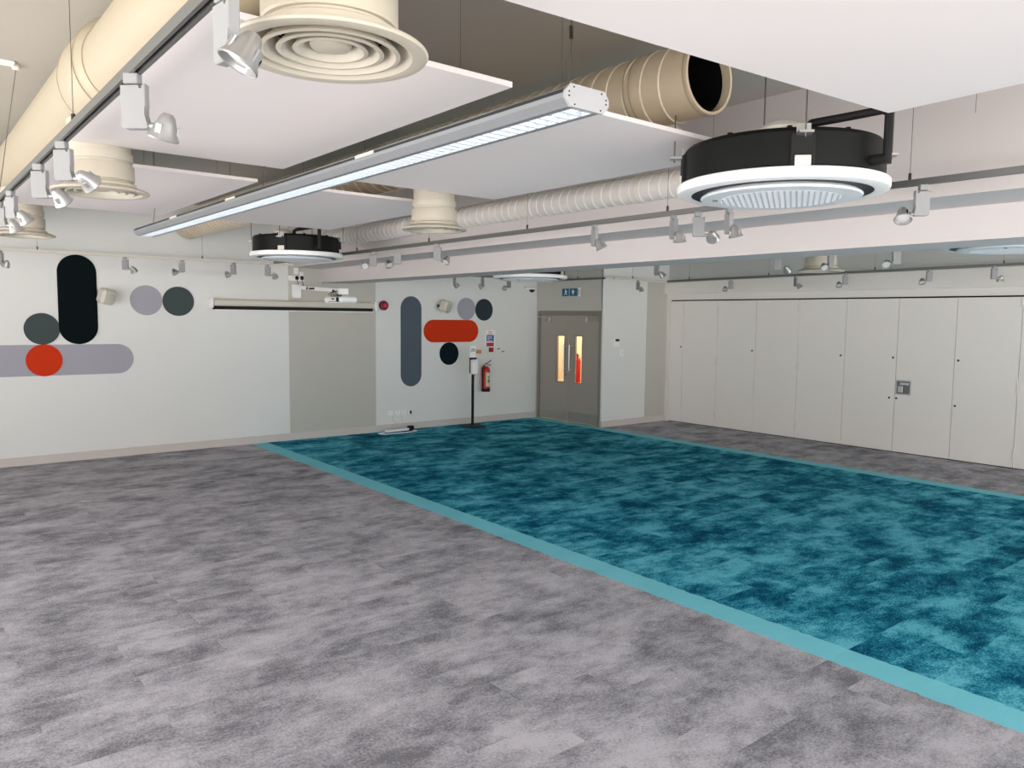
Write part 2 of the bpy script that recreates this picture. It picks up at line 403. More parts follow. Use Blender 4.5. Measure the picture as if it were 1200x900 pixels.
# ------------------------------------------------------------------ circular ceiling cassettes
def cassette(loc, rz, label, pipes=True):
    t = thing('cassette_unit', (0, 0, 0), label, 'air conditioner', 'round black and white ceiling cassettes')
    R = .53
    # casing
    HB = .235
    mb = MB(); mb.lathe([(0, .050), (.490, .050), (.500, .062), (.500, HB-.02), (.485, HB), (.20, HB+.01), (0, HB+.01)], seg=64)
    body = mb.build('body', M['black'], t)
    for k in range(10):
        a = 2*PI*k/10+.2
        MB().lathe([(.013, 0), (.013, .012), (0, .014)], c=(.455*math.cos(a), .455*math.sin(a), HB+.001), seg=10).build('screw', M['rubber'], body)
    # ring fascia
    mb = MB(); mb.lathe([(.36, .03), (.452, .012), (.455, .0), (.512, .0), (.526, .005), (.53, .016), (.53, .044), (.522, .052), (.36, .052)], seg=96, closed=True)
    mb.build('fascia_ring', M['whiteplastic'], t)
    mb = MB(); mb.lathe([(.4535, .002), (.40, .002), (.36, .010), (.30, .022), (.30, .028), (.4535, .011)], seg=96, closed=True)
    mb.build('air_slot', M['slot'], t)
    # inner disc, hanging a little lower, with grille
    disc = MB().lathe([(.385, .004), (.404, -.010), (.406, -.016), (.400, -.022), (.31, -.026), (.305, -.020), (0, -.020)], seg=96).lathe([(.385, .004), (.30, .012), (0, .012)], seg=96).build('front_disc', M['bluewhite'], t)
    mb = MB()
    n = 21
    for i in range(n):
        x = -.285+.57*i/(n-1); h = math.sqrt(max(0, .303**2-x*x))
        if h > .03: mb.box(x-.0045, x+.0045, -h, h, -.0275, -.020)
    for i in range(15):
        y = -.28+.56*i/14; h = math.sqrt(max(0, .303**2-y*y))
        mb.box(-h, h, y-.0025, y+.0025, -.0265, -.020)
    bmesh.ops.rotate(mb.bm, cent=(0, 0, 0), matrix=Matrix.Rotation(math.radians(-12), 3, 'Z'), verts=mb.bm.verts[:])
    mb.build('grille', M['grillegrey'], disc)
    MB().box(-.344, -.316, -.012, .012, -.031, -.024, .002).build('sensor', M['track'], disc)
    # brackets with dark clamp strip on four sides
    for k in range(4):
        mx = Matrix.Rotation(k*PI/2, 4, 'Z')
        mb = MB(); mb.box(.492, .512, -.055, .055, .054, HB-.03, .004, mx); b = mb.build('clamp_strip', M['rubber'], t)
        mb = MB(); mb.box(.508, .520, -.036, .036, .053, .10, .002, mx); mb.build('fixing_plate', M['offwhite'], b)
        mb = MB(); mb.box(.495, .575, -.032, .032, HB-.045, HB-.034, 0, mx); mb.box(.505, .511, -.032, .032, HB-.04, HB+.01, 0, mx); mb.build('hanger_bracket', M['steel'], b)
        p = mx @ Vector((.55, 0, 0))
        wp = Matrix.Rotation(rz, 4, 'Z') @ p + Vector(loc)
        top = 3.085 if (3.26 < wp.x < 3.71 and wp.y > 2.6) else ZC
        if 4.74 < wp.x < 5.0: top = 2.95
        MB().tube([(p.x, p.y, HB-.06), (p.x, p.y, top-loc[2])], .004, 8).build('hanger_rod', M['wire'], t)
    if pipes:
        mb = MB(); mb.tube([(.06, -.26, HB), (.06, -.26, HB+.05), (.09, -.26, HB+.068), (.24, -.33, HB+.078), (.375, -.40, HB+.088), (.40, -.41, HB+.065), (.40, -.41, .075)], .020, 14)
        MBp = mb.build('pipe', M['rubber'], t)
        mb = MB(); mb.tube([(.40, -.41, .10), (.34, -.35, .10)], .025, 12); mb.build('pipe_elbow', M['rubber'], MBp)
        mb = MB(); mb.lathe([(.10, HB), (.11, HB+.03), (.08, HB+.055), (.04, HB+.07), (0, HB+.072)], c=(-.06, -.30, 0), seg=20); mb.build('pipe_wrap', M['offwhite'], t)
    t.location = loc; t.rotation_euler = (0, 0, rz)
    return t
cassette((3.70, 2.34, 2.663), math.radians(-47), 'near round cassette unit, black casing over a white ring, with black pipe')
cassette((3.80, 8.72, 2.675), math.radians(-43), 'far round cassette unit with black casing, near the projector arm')
cassette((7.22, 8.52, 2.56), math.radians(20), 'white round cassette unit just beyond the beam, near the double door', pipes=False)
cassette((7.18, 2.39, 2.615), math.radians(10), 'white round cassette unit cut by the right edge, beyond the beam', pipes=False)

# ------------------------------------------------------------------ linear light
LX, LZ, LY0, LY1 = 1.91, 2.75, 1.96, 7.75
t = thing('linear_light', (LX, (LY0+LY1)/2, LZ), 'long grey linear light with glowing louvre hanging between ceiling panels', 'ceiling light')
oct_ = [(-.10, -.008), (-.075, -.034), (.075, -.034), (.10, -.008), (.10, .014), (.078, .038), (-.078, .038), (-.10, .014)]
body = [(-.100, .012), (-.099, -.006), (-.075, -.033), (-.052, -.033), (-.052, .02), (.052, .02), (.052, -.033), (.075, -.033), (.099, -.006), (.100, .012), (.078, .036), (-.078, .036)]
MB().prism([(LX+a, LZ+b) for a, b in body], LY0+.01, LY1-.01, 'y').build('housing', M['lightbody'], t)
mb = MB()
for sgn in (-1, 1): mb.box(LX+sgn*.099-.004, LX+sgn*.099+.004, LY0+.012, LY1-.012, LZ+.010, LZ+.020)
mb.build('side_groove', M['trackdark'], t)
for y0, y1 in ((LY0, LY0+.012), (LY1-.012, LY1)):
    cap = MB().prism([(LX+a*1.03, LZ+b*1.06) for a, b in oct_], y0, y1, 'y').build('end_cap', M['lightcap'], t)
    yy = y0-.001 if y0 == LY0 else y1+.001
    for a, b in ((-.088, -.002), (-.088, .012), (-.066, .030), (.066, .030), (.088, .012), (.088, -.002), (.062, -.027), (-.062, -.027)):
        MB().tube([(LX+a, yy-.001, LZ+b), (LX+a, yy+.001, LZ+b)], .003, 8).build('screw', M['gap'], cap)
MB().box(LX-.048, LX+.048, LY0+.02, LY1-.02, LZ+.014, LZ+.0195).build('reflector', M['bluewhite'], t)
MB().tube([(LX, LY0+.03, LZ+.000), (LX, LY1-.03, LZ+.000)], .008, 14).build('tube', M['tube'], t)
mb = MB(); n = 100
for i in range(n):
    y = LY0+.03+(LY1-LY0-.06)*i/(n-1)
    mb.prism([(LX-.050, LZ-.033), (LX+.050, LZ-.033), (LX+.050, LZ-.012), (LX+.02, LZ-.020), (LX-.02, LZ-.020), (LX-.050, LZ-.012)], y-.004, y+.004, 'y')
for sgn in (-1, 1): mb.box(LX+sgn*.050-.002, LX+sgn*.050+.002, LY0+.02, LY1-.02, LZ-.033, LZ+.015)
mb.build('louvre', M['louvre'], t)
for y in (3.36, 5.2, 6.5): MB().box(LX-.107, LX-.100, y-.09, y+.09, LZ+.008, LZ+.022).build('joint_clip', M['offwhite'], t)
for y in (LY0+.10, 4.9, LY1-.25):
    w = MB().tube([(LX, y, LZ+.035), (LX+.03, y+.02, LZ+.24)], .0025, 6).tube([(LX+.03, y+.02, LZ+.24), (LX+.03, y+.02, ZC)], .0025, 6).build('suspension_wire', M['wire'], t)
    MB().tube([(LX+.03, y+.02, LZ+.24), (LX+.03, y+.022, LZ+.285)], .007, 8).build('gripper', M['gripper'], w)

# ------------------------------------------------------------------ lighting tracks
def track(p0, p1, wires, label, mate='track'):
    p0, p1 = Vector(p0), Vector(p1); d = (p1-p0); L = d.length; c = (p0+p1)/2
    t = thing('lighting_track', c, label, 'lighting track', 'lighting tracks hung on wires')
    yaw = math.atan2(-d.x, d.y); pit = math.asin(d.z/L)
    mx = Matrix.Translation(c) @ Matrix.Rotation(yaw, 4, 'Z') @ Matrix.Rotation(pit, 4, 'X')
    mb = MB(); bm = mb.bm
    prof = [(-.018, .0), (-.018, .034), (.018, .034), (.018, .0), (.007, .0), (.007, .014), (-.007, .014), (-.007, .0)]
    mb.prism(prof, -L/2, L/2, 'y'); bmesh.ops.transform(bm, matrix=mx, verts=bm.verts[:]); mb.build('rail', M[mate], t)
    mb = MB(); mb.box(-.0065, .0065, -L/2+.002, L/2-.002, .0135, .0145, 0, mx); mb.build('groove', M['trackdark'], t)
    for f in wires:
        q = p0 + d*f
        w = MB().tube([(q.x, q.y, q.z+.04), (q.x, q.y, ZC)], .0016, 6).build('suspension_wire', M['wire'], t)
        MB().tube([(q.x, q.y, q.z+.032), (q.x, q.y, q.z+.072)], .0085, 8).build('gripper', M['gripper'], w)
    return t
TX, TZ = .645, 2.75
track((TX, YB+.4, TZ), (TX, 10.6, TZ), [(y-YB-.4)/(10.6-YB-.4) for y in (.3, 3.7, 6.9, 9.6)], 'grey lighting track along the left, passing in front of the cream duct')
T2 = 4.45
track((T2, YB+.4, TZ), (T2, 11.0, TZ), [(y-YB-.4)/(11-YB-.4) for y in (2.01, 3.72, 5.3, 6.89, 8.48, 10.)], 'grey lighting track running along the near side of the beam')
track((-.4, 11.3, 2.752), (4.86, 11.3, 2.752), [.365, .745], 'pale lighting track along the white wall by the coloured panels', 'offwhite')
track((6.75, 11.05, 2.715), (9.8, 11.05, 2.715), [.3, .8], 'short lighting track along the wall between beam and double door')
track((9.86, 10.98, 2.70), (9.87, 9.62, 2.70), [.5], 'short lighting track across the front of the double door')
track((9.98, 9.5, 2.70), (11.36, 9.52, 2.70), [.35], 'short lighting track in front of the short white lobby wall', 'offwhite')
track((11.42, 9.5, 2.70), (11.45, .2, 2.785), [(9.5-y)/9.3 for y in (9.0, 7.37, 5.6, 3.9)], 'lighting track along the folding partition')
T5 = 7.95
track((T5, 10.6, TZ), (T5, 0, TZ), [.2, .5, .8], 'lighting track hidden just above the beam edge, before the folding partition')

# ------------------------------------------------------------------ track spotlights
def make_spot():
    t = thing('track_spotlight', (0, 0, 0), '', 'spotlight', 'white track spotlights')
    mb = MB(); mb.box(-.030, .018, -.016, .016, -.030, .003, .003); mb.box(-.004, .004, -.006, .006, .0, .012); mb.build('adapter', M['spotwhite'], t)
    mb = MB(); mb.prism([(-.040, -.034), (.020, -.034), (.020, -.048), (.030, -.048), (.034, -.030), (.040, -.030), (.040, -.10), (.034, -.125), (.048, -.158), (.046, -.168), (-.030, -.168), (-.040, -.158)], -.015, .015, 'y')
    bmesh.ops.bevel(mb.bm, geom=mb.bm.edges[:], offset=.0025, segments=1, affect='EDGES')
    mb.build('gear_housing', M['spotwhite'], t)
    MB().tube([(.040, 0, -.158), (.066, 0, -.158)], .011, 16).build('swivel_joint', M['chrome'], t)
    # head: bell with axis along -Z, origin at its pivot
    mb = MB(); mb.lathe([(0, .040), (.014, .039), (.022, .030), (.030, .008), (.040, -.022), (.046, -.034), (.048, -.038), (.046, -.042), (.042, -.040), (.040, -.034), (.030, -.010), (0, -.004)], seg=40)
    for a in (0, PI*2/3, PI*4/3):
        mb.box(.034, .040, -.010, .010, -.030, .006, .001, Matrix.Rotation(a+.5, 4, 'Z'))
    h = mb.build('lamp_head', M['chrome'], t)
    mb = MB(); mb.lathe([(.036, -.026), (.024, -.030), (0, -.031)], seg=32); mb.build('lens', M['lens'], h)
    mb = MB(); mb.box(-.004, .004, .036, .0415, -.026, .002, .001); mb.build('vent_slot', M['gap'], h)
    h.location = (.098, 0, -.158)
    return t
SPOT = make_spot(); used = [False]
def spot(x, y, z, rz, tilt, roll, label, group):
    t = SPOT if not used[0] else dup(SPOT, (0, 0, 0))
    used[0] = True
    t.location = (x, y, z); t.rotation_euler = (0, 0, math.radians(rz))
    t['label'] = label; t['group'] = group
    for c in t.children:
        if c.name.startswith('lamp_head'): c.rotation_euler = (math.radians(roll), math.radians(tilt), 0)
    return t
gl = 'spotlights on the left track'
# rz: -39 = lamp on the right of the picture, 141 = on the left, -129 = towards the viewer
spot(TX, 1.86, TZ, -84, 12, -27, 'nearest white track spotlight, seen edge-on at the top beside the big diffuser', gl)
spot(TX, 2.70, TZ, -42, 20, 10, 'white spotlight with a flat square housing against the near ceiling panel', gl)
spot(TX, 3.95, TZ, -45, -30, 55, 'spotlight on the left track overlapping the neck of the second diffuser', gl)
spot(TX, 4.62, TZ, -42, -15, 40, 'spotlight on the left track, just left of the second diffuser', gl)
spot(TX, 5.75, TZ, -60, -10, 35, 'spotlight on the left track in front of the far left diffuser', gl)
spot(TX, 6.35, TZ, -45, -5, 25, 'spotlight at the extreme left edge of the photo', gl)
gb = 'spotlights on the beam-side track'
spot(T2, 8.08, TZ, 141, 30, 60, 'spotlight on the beam-side track nearest the far black cassette', gb)
spot(T2, 7.53, TZ, 141, 30, 30, 'second spotlight from the far black cassette on the beam-side track', gb)
spot(T2, 6.73, TZ, -50, 20, -30, 'spotlight on the beam-side track below and right of the centre diffuser', gb)
spot(T2, 4.46, TZ, -110, -10, 25, 'spotlight alone on the beam-side track between centre diffuser and near cassette', gb)
spot(T2, 3.66, TZ, -115, 10, 10, 'spotlight on the beam-side track just left of the near cassette', gb)
spot(T2, 3.44, TZ, -40, -35, 55, 'spotlight with broad housing under the left edge of the near cassette', gb)
spot(T2, 3.19, TZ, -120, 5, 15, 'spotlight hanging under the middle of the near cassette ring', gb)
spot(T2, 1.94, TZ, 141, -15, 30, 'spotlight on the beam-side track right of the near cassette', gb)
gw = 'spotlights on the wall track'
spot(1.13, 11.3, 2.752, -60, 30, 0, 'wall-track spotlight at the left edge above the lavender pill panel', gw)
spot(2.52, 11.3, 2.752, -35, -10, 40, 'wall-track spotlight right of the tall black pill panel', gw)
spot(3.24, 11.3, 2.752, 160, 30, 20, 'wall-track spotlight above the lavender and grey discs on the left', gw)
spot(3.95, 11.3, 2.752, 130, 40, 10, 'wall-track spotlight above the left end of the projection screen', gw)
spot(4.46, 11.3, 2.752, -35, -10, 45, 'wall-track spotlight just under the far black cassette', gw)
gd = 'spotlights between beam and double door'
spot(7.66, 11.05, 2.715, -110, 30, 40, 'small spotlight under the beam above the tall slate pill panel', gd)
spot(8.26, 11.05, 2.715, -150, 40, 30, 'small spotlight under the beam above the right-hand lavender disc', gd)
spot(8.86, 11.05, 2.715, 100, 20, 40, 'small spotlight under the white cassette by the double door', gd)
gp = 'spotlights below the beam edge'
spot(T5, 6.80, TZ, -100, -15, 40, 'spotlight below the beam edge above the left end of the partition', gp)
spot(T5, 5.02, TZ, -60, -25, 50, 'spotlight below the beam edge left of the far right diffuser', gp)
spot(T5, 4.38, TZ, 170, -30, 40, 'spotlight overlapping the far right diffuser', gp)
spot(T5, 3.68, TZ, 141, -30, 45, 'spotlight below the beam edge right of the far right diffuser', gp)
gf = 'spotlights on the partition track'
def tz3(y): return 2.70+(9.5-y)/9.3*.085
for y, rz, lab in ((8.10, 141, 'leftmost spotlight on the partition track'), (6.87, -120, 'spotlight on the partition track under the far right diffuser'), (6.04, 141, 'third spotlight along the partition track, right of the diffuser'), (4.82, 141, 'spotlight on the partition track above the square lock plate'), (4.0, -35, 'spotlight on the partition track nearest the right edge')):
    spot(11.42, y, tz3(y), rz, -10, 35, lab, gf)
spot(10.62, 9.51, 2.70, -100, 0, 10, 'small spotlight on the short track before the white lobby wall', gf)

# ------------------------------------------------------------------ felt wall panels
def stadium(x0, x1, z0, z1, n=28):
    w, h = x1-x0, z1-z0; r = min(w, h)/2; pts = []
    if h >= w:
        for k in range(n+1): a = PI*k/n; pts.append(((x0+x1)/2+r*math.cos(a), z1-r+r*math.sin(a)))
        for k in range(n+1): a = PI+PI*k/n; pts.append(((x0+x1)/2+r*math.cos(a), z0+r+r*math.sin(a)))
    else:
        for k in range(n+1): a = -PI/2+PI*k/n; pts.append((x1-r+r*math.cos(a), (z0+z1)/2+r*math.sin(a)))
        for k in range(n+1): a = PI/2+PI*k/n; pts.append((x0+r+r*math.cos(a), (z0+z1)/2+r*math.sin(a)))
    out = [pts[0]]
    for p in pts[1:]:
        if math.dist(p, out[-1]) > 1e-4: out.append(p)
    if math.dist(out[0], out[-1]) < 1e-4: out.pop()
    return out
def felt(name, x0, x1, z0, z1, m, label, y0=YA-.012, y1=YA-.0005):
    o = MB().prism(stadium(x0, x1, z0, z1), y0, y1, 'y').build(name, m, origin=((x0+x1)/2, YA, (z0+z1)/2))
    return tag(o, label, 'wall panel', 'coloured felt panels on the white wall')
felt('pill_panel', .62, 2.705, 1.172, 1.582, M['m_lav'], 'long lavender pill panel lying flat at the left edge')
felt('pill_panel', 1.80, 2.27, 1.585, 2.785, M['m_black'], 'tall black pill panel on the left')
felt('round_panel', 1.398, 1.812, 1.585, 2.0, M['m_dark'], 'dark grey round panel touching the tall black pill')
felt('round_panel', 1.405, 1.828, 1.165, 1.588, M['m_red'], 'orange-red round panel over the lavender pill', YA-.018, YA-.0125)
felt('round_panel', 2.683, 3.108, 1.985, 2.405, M['m_lav'], 'lavender round panel left of the screen')
felt('round_panel', 3.112, 3.545, 1.98, 2.40, M['m_dark'], 'dark grey round panel just left of the screen')
felt('pill_panel', 7.052, 7.476, .765, 2.365, M['m_slate'], 'tall slate-grey pill panel right of the screen')
felt('pill_panel', 7.528, 8.742, 1.545, 1.955, M['m_red'], 'orange-red pill panel lying flat above the black disc')
felt('round_panel', 7.872, 8.290, 1.125, 1.543, M['m_ink'], 'near-black round panel under the orange-red pill')
felt('round_panel', 8.262, 8.672, 1.957, 2.367, M['m_lav'], 'lavender round panel above the orange-red pill')
felt('round_panel', 8.676, 9.084, 1.945, 2.357, M['m_deep'], 'dark slate round panel at the far right of the coloured group')

# ------------------------------------------------------------------ wall fittings
def speaker(x, z, label):
    t = thing('wall_speaker', (x, YA, z), label, 'loudspeaker', 'small cream wall speakers')
    MB().box(x-.09, x-.04, YA-.07, YA, z-.02, z+.03, .006).build('bracket', M['gripper'], t)
    mx = Matrix.Translation((x, YA-.15, z)) @ Matrix.Rotation(math.radians(24), 4, 'Z') @ Matrix.Rotation(math.radians(16), 4, 'X') @ Matrix.Rotation(math.radians(8), 4, 'Y')
    MB().box(-.105, .105, -.075, .075, -.105, .105, .03, mx).build('cabinet', M['offwhite'], t)
    mx2 = mx @ Matrix.Translation((.02, -.076, 0)) @ Matrix.Rotation(PI/2, 4, 'X')
    MB().lathe([(.055, 0), (.055, .004), (.045, .008), (0, .006)], seg=32, mx=mx2).build('grille', M['wallgrey'], t)
speaker(2.36, 2.235, 'cream wall speaker between black pill and lavender disc')
speaker(7.90, 2.20, 'cream wall speaker above the orange-red pill')

t = thing('fire_bell', (6.705, YA, 2.193), 'red round fire sounder right of the screen', 'fire alarm')
mxw = Matrix.Translation((6.705, YA, 2.193)) @ Matrix.Rotation(PI/2, 4, 'X')
MB().lathe([(.083, 0), (.085, .03), (.075, .055), (.05, .062), (0, .06)], seg=40, mx=mxw).build('dome', M['darkred'], t)
MB().lathe([(.04, .060), (.036, .074), (0, .078)], c=(.01, 0, 0), seg=28, mx=mxw).build('centre_boss', M['signred'], t)

# projection screen case
t = thing('projection_screen', (5.13, YA-.09, 2.17), 'rolled-up projection screen in a long white case on the wall', 'projection screen')
mb = MB(); mb.box(3.79, 6.47, YA-.14, YA-.02, 2.135, 2.235, .02); mb.build('case', M['offwhite'], t)
MB().box(3.80, 6.44, YA-.12, YA-.05, 2.082, 2.136, .003).build('screen_roll', M['gap'], t)
for x0 in (3.735, 6.47): MB().box(x0, x0+.055, YA-.15, YA, 2.105, 2.255, .008).build('end_bracket', M['whiteplastic'], t)
MB().box(3.81, 6.46, YA-.125, YA-.045, 2.070, 2.083, .002).build('bottom_bar', M['whiteplastic'], t)
MB().box(5.10, 5.18, YA-.10, YA-.07, 2.045, 2.071, .003).build('pull_tab', M['wallgrey'], t)

# short-throw projector on its arm
t = thing('projector', (5.1, YA, 2.45), 'white short-throw projector on a long arm above the screen', 'projector')
mb = MB(); mb.box(5.05, 5.195, YA-.06, YA, 2.28, 2.505, .01); mb.build('wall_plate', M['whiteplastic'], t)
mb = MB(); mb.hexa([(5.07, YA-.05, 2.425), (5.17, YA-.05, 2.425), (5.15, 10.15, 2.335), (5.05, 10.15, 2.335)], [(5.07, YA-.05, 2.48), (5.17, YA-.05, 2.48), (5.15, 10.15, 2.385), (5.05, 10.15, 2.385)])
arm = mb.build('arm', M['whiteplastic'], t)
mb = MB(); mb.box(5.052, 5.064, 11.0, 11.18, 2.40, 2.425); mb.box(5.054, 5.066, 11.24, 11.28, 2.405, 2.44); mb.box(5.043, 5.053, 10.32, 10.37, 2.35, 2.38); mb.build('cable_hole', M['gap'], arm)
mb = MB(); mb.box(5.02, 5.16, 10.09, 10.15, 2.31, 2.395, .006); mb.build('arm_end_block', M['whiteplastic'], t)
mb = MB(); mb.tube([(5.10, 10.25, 2.345), (5.10, 10.25, 2.26)], .035, 16); mb.build('tilt_joint', M['track'], t)
mb = MB(); mb.box(4.96, 5.22, 9.93, 10.47, 2.19, 2.275, .02); pj = mb.build('body', M['whiteplastic'], t)
MB().lathe([(.035, 0), (.035, .008), (.02, .012), (0, .012)], seg=24, mx=Matrix.Translation((4.96, 10.03, 2.235)) @ Matrix.Rotation(-PI/2, 4, 'Y')).build('lens', M['gap'], pj)
mb = MB()
for i in range(6): mb.box(4.957, 4.962, 9.98+i*.06, 10.01+i*.06, 2.203, 2.211)
mb.box(4.957, 4.962, 10.14, 10.22, 2.235, 2.252)
mb.build('vent', M['gap'], pj)
mb = MB()
for a in (0, .05, .1, .15):
    mb.tube([(5.05-a*.3, 10.10+a, 2.27), (4.98-a*.3, 10.12+a, 2.31), (5.0, 10.18+a*.6, 2.35), (5.06, 10.22+a*.4, 2.36)], .006, 8)
mb.build('cable', M['rubber'], t)

def socket(name, x0, x1, z0, z1, label, cat='socket', y=YA, plugs=()):
    t = thing(name, ((x0+x1)/2, y, (z0+z1)/2), label, cat)
    MB().box(x0, x1, y-.022, y-.0005, z0, z1, .005).build('face_plate', M['whiteplastic'], t)
    for px, pz in plugs:
        p = MB().box(px-.026, px+.026, y-.06, y-.02, pz-.03, pz+.03, .012).build('plug', M['gap'], t)
        MB().tube([(px, y-.05, pz-.03), (px+.01, y-.06, pz-.10), (px-.02, y-.04, pz-.2)], .005, 8).build('cord', M['gap'], p)
    mb = MB(); w = x1-x0
    for sx_ in ([.28, .72] if w > .12 else [.5]):
        mb.box(x0+w*sx_-.008, x0+w*sx_+.008, y-.025, y-.021, z1-.03, z1-.012)
    mb.build('switch', M['offwhite'], t)
    return t
socket('double_socket', 4.995, 5.26, 2.555, 2.635, 'white double socket with two black plugs above the screen', plugs=((5.13, 2.60), (5.215, 2.60)))
socket('data_outlet', 5.09, 5.165, 2.66, 2.79, 'white outlet box right under the far cassette, above the double socket')
socket('data_outlet', 5.185, 5.25, 2.645, 2.70, 'small white outlet beside the upper outlet box on the grey strip')
for x, lab in ((6.83, 'leftmost low white socket near the skirting'), (6.98, 'second low white socket from the left near the skirting'), (7.12, 'third low white socket from the left near the skirting')):
    socket('wall_socket', x-.05, x+.05, .26, .35, lab)
t = socket('wall_socket', 7.19, 7.29, .26, .35, 'rightmost low white socket near the skirting, with a dark adapter')
MB().box(7.225, 7.25, YA-.05, YA-.02, .275, .335, .004).build('adapter', M['gap'], t)

# extension lead on the floor
t = thing('extension_lead', (6.8, 11.6, 0), 'white extension lead lying on the teal carpet by the wall', 'extension lead')
mx = Matrix.Translation((6.83, 11.60, .04)) @ Matrix.Rotation(math.radians(4), 4, 'Z')
MB().box(-.22, .24, -.045, .045, -.022, .022, .008, mx).build('socket_strip', M['whiteplastic'], t)
mb = MB()
pts = [(-.24, 0, -.02), (-.36, .01, -.032), (-.34, -.10, -.032), (-.1, -.15, -.032), (.2, -.16, -.032), (.36, -.10, -.032), (.34, .02, -.03), (.24, .0, -.01)]
mb.tube([mx @ Vector(p) for p in pts], .008, 8); mb.build('cord', M['whiteplastic'], t)
mb = MB(); mb.box(.24, .36, -.035, .045, -.03, .05, .015, mx); mb.build('power_adapter', M['gap'], t)
mb = MB(); mb.tube([(7.06, YA-.03, .26), (7.05, YA-.05, .16), (7.10, 11.7, .06), (7.12, 11.62, .05)], .004, 6); mb.tube([(6.86, YA-.03, .26), (6.88, YA-.05, .18), (6.98, 11.7, .06), (7.0, 11.62, .055)], .004, 6); mb.build('power_cable', M['offwhite'], t)

# hand sanitiser stand
px, py = 8.36, 11.46
t = thing('sanitiser_stand', (px, py, 0), 'black hand sanitiser stand with white dispenser before the wall', 'hand sanitiser stand')
mx = Matrix.Translation((px, py, 0)) @ Matrix.Rotation(math.radians(-8), 4, 'Z')
MB().box(-.20, .20, -.17, .17, 0, .012, .003, mx).build('base_plate', M['rubber'], t)
MB().box(-.022, .022, -.016, .016, .012, 1.16, .003, mx).build('pole', M['rubber'], t)
MB().box(-.062, .062, .012, .02, .98, 1.27, .002, mx).build('back_plate', M['rubber'], t)
d = MB().box(-.05, .065, -.10, .012, .97, 1.235, .015, mx).build('dispenser', M['whiteplastic'], t)
MB().box(-.066, .066, -.03, .02, 1.24, 1.27, .002, mx).build('top_bracket', M['rubber'], t)
MB().lathe([(.02, .97), (.016, .94), (0, .935)], c=(0, 0, 0), seg=16, mx=mx @ Matrix.Translation((0, -.05, 0))).build('nozzle', M['track'], d)
MB().box(.064, .067, -.06, -.04, 1.09, 1.13, 0, mx).build('window_slot', M['gap'], d)
sg = MB().box(-.06, .06, -.004, .004, 1.27, 1.485, .002, mx).build('sign_card', M['whiteplastic'], t)
mb = MB()
for zz, w in ((1.425, .034), (1.395, .045)):
    for i in range(5):
        x = -w + i*w*.42; mb.box(x, x+w*.30, -.0055, -.004, zz-.009, zz+.009, 0, mx)
mb.build('lettering', M['ink'], sg)

# fire extinguisher on the wall
ex, ez = 8.865, .60
t = thing('fire_extinguisher', (ex, YA-.1, ez), 'red fire extinguisher hung on the white wall beside the sanitiser stand', 'fire extinguisher')
c = (ex, YA-.10, ez)
MB().lathe([(0, 0), (.07, 0), (.078, .012), (.078, .40), (.072, .435), (.05, .468), (.03, .482), (0, .484)], c=c, seg=40).build('cylinder', M['red'], t)
MB().lathe([(.0795, -.002), (.0795, .062), (.076, .064), (.0, .0)], c=c, seg=40).build('base_skirt', M['gap'], t)
mb = MB(); n = 14
for k in range(n):
    a0, a1 = -2.15+1.5*k/n, -2.15+1.5*(k+1)/n
    q = [(ex+.0788*math.cos(a), YA-.10+.0788*math.sin(a), z) for a, z in ((a0, ez+.10), (a1, ez+.10), (a1, ez+.365), (a0, ez+.365))]
    vs = [mb.bm.verts.new(p) for p in q]; mb.bm.faces.new(vs)
lb = mb.build('label', M['label'], t)
mb = MB()
for k in range(6):
    a0, a1 = -1.75+.6*k/6, -1.75+.6*(k+1)/6
    for z0, z1 in ((ez+.17, ez+.24), (ez+.26, ez+.29)):
        vs = [mb.bm.verts.new((ex+.0793*math.cos(a), YA-.10+.0793*math.sin(a), z)) for a, z in ((a0, z0), (a1, z0), (a1, z1), (a0, z1))]; mb.bm.faces.new(vs)
mb.build('label_print', M['labelgreen'], lb)
mb = MB(); mb.tube([(ex, YA-.1, ez+.47), (ex, YA-.1, ez+.52)], .022, 16); mb.build('valve', M['steel'], t)
mb = MB(); mb.tube([(ex-.02, YA-.1, ez+.515), (ex+.06, YA-.12, ez+.56), (ex+.10, YA-.13, ez+.60)], .009, 8); mb.tube([(ex-.03, YA-.1, ez+.50), (ex+.10, YA-.12, ez+.505)], .008, 8); mb.build('handle', M['gap'], t)
mb = MB(); mb.tube([(ex-.02, YA-.11, ez+.50), (ex-.09, YA-.12, ez+.47), (ex-.10, YA-.12, ez+.35), (ex-.095, YA-.12, ez+.06)], .011, 10); mb.build('hose', M['gap'], t)
MB().box(ex-.03, ex+.03, YA-.03, YA-.0005, ez+.30, ez+.45, .003).build('wall_bracket', M['track'], t)

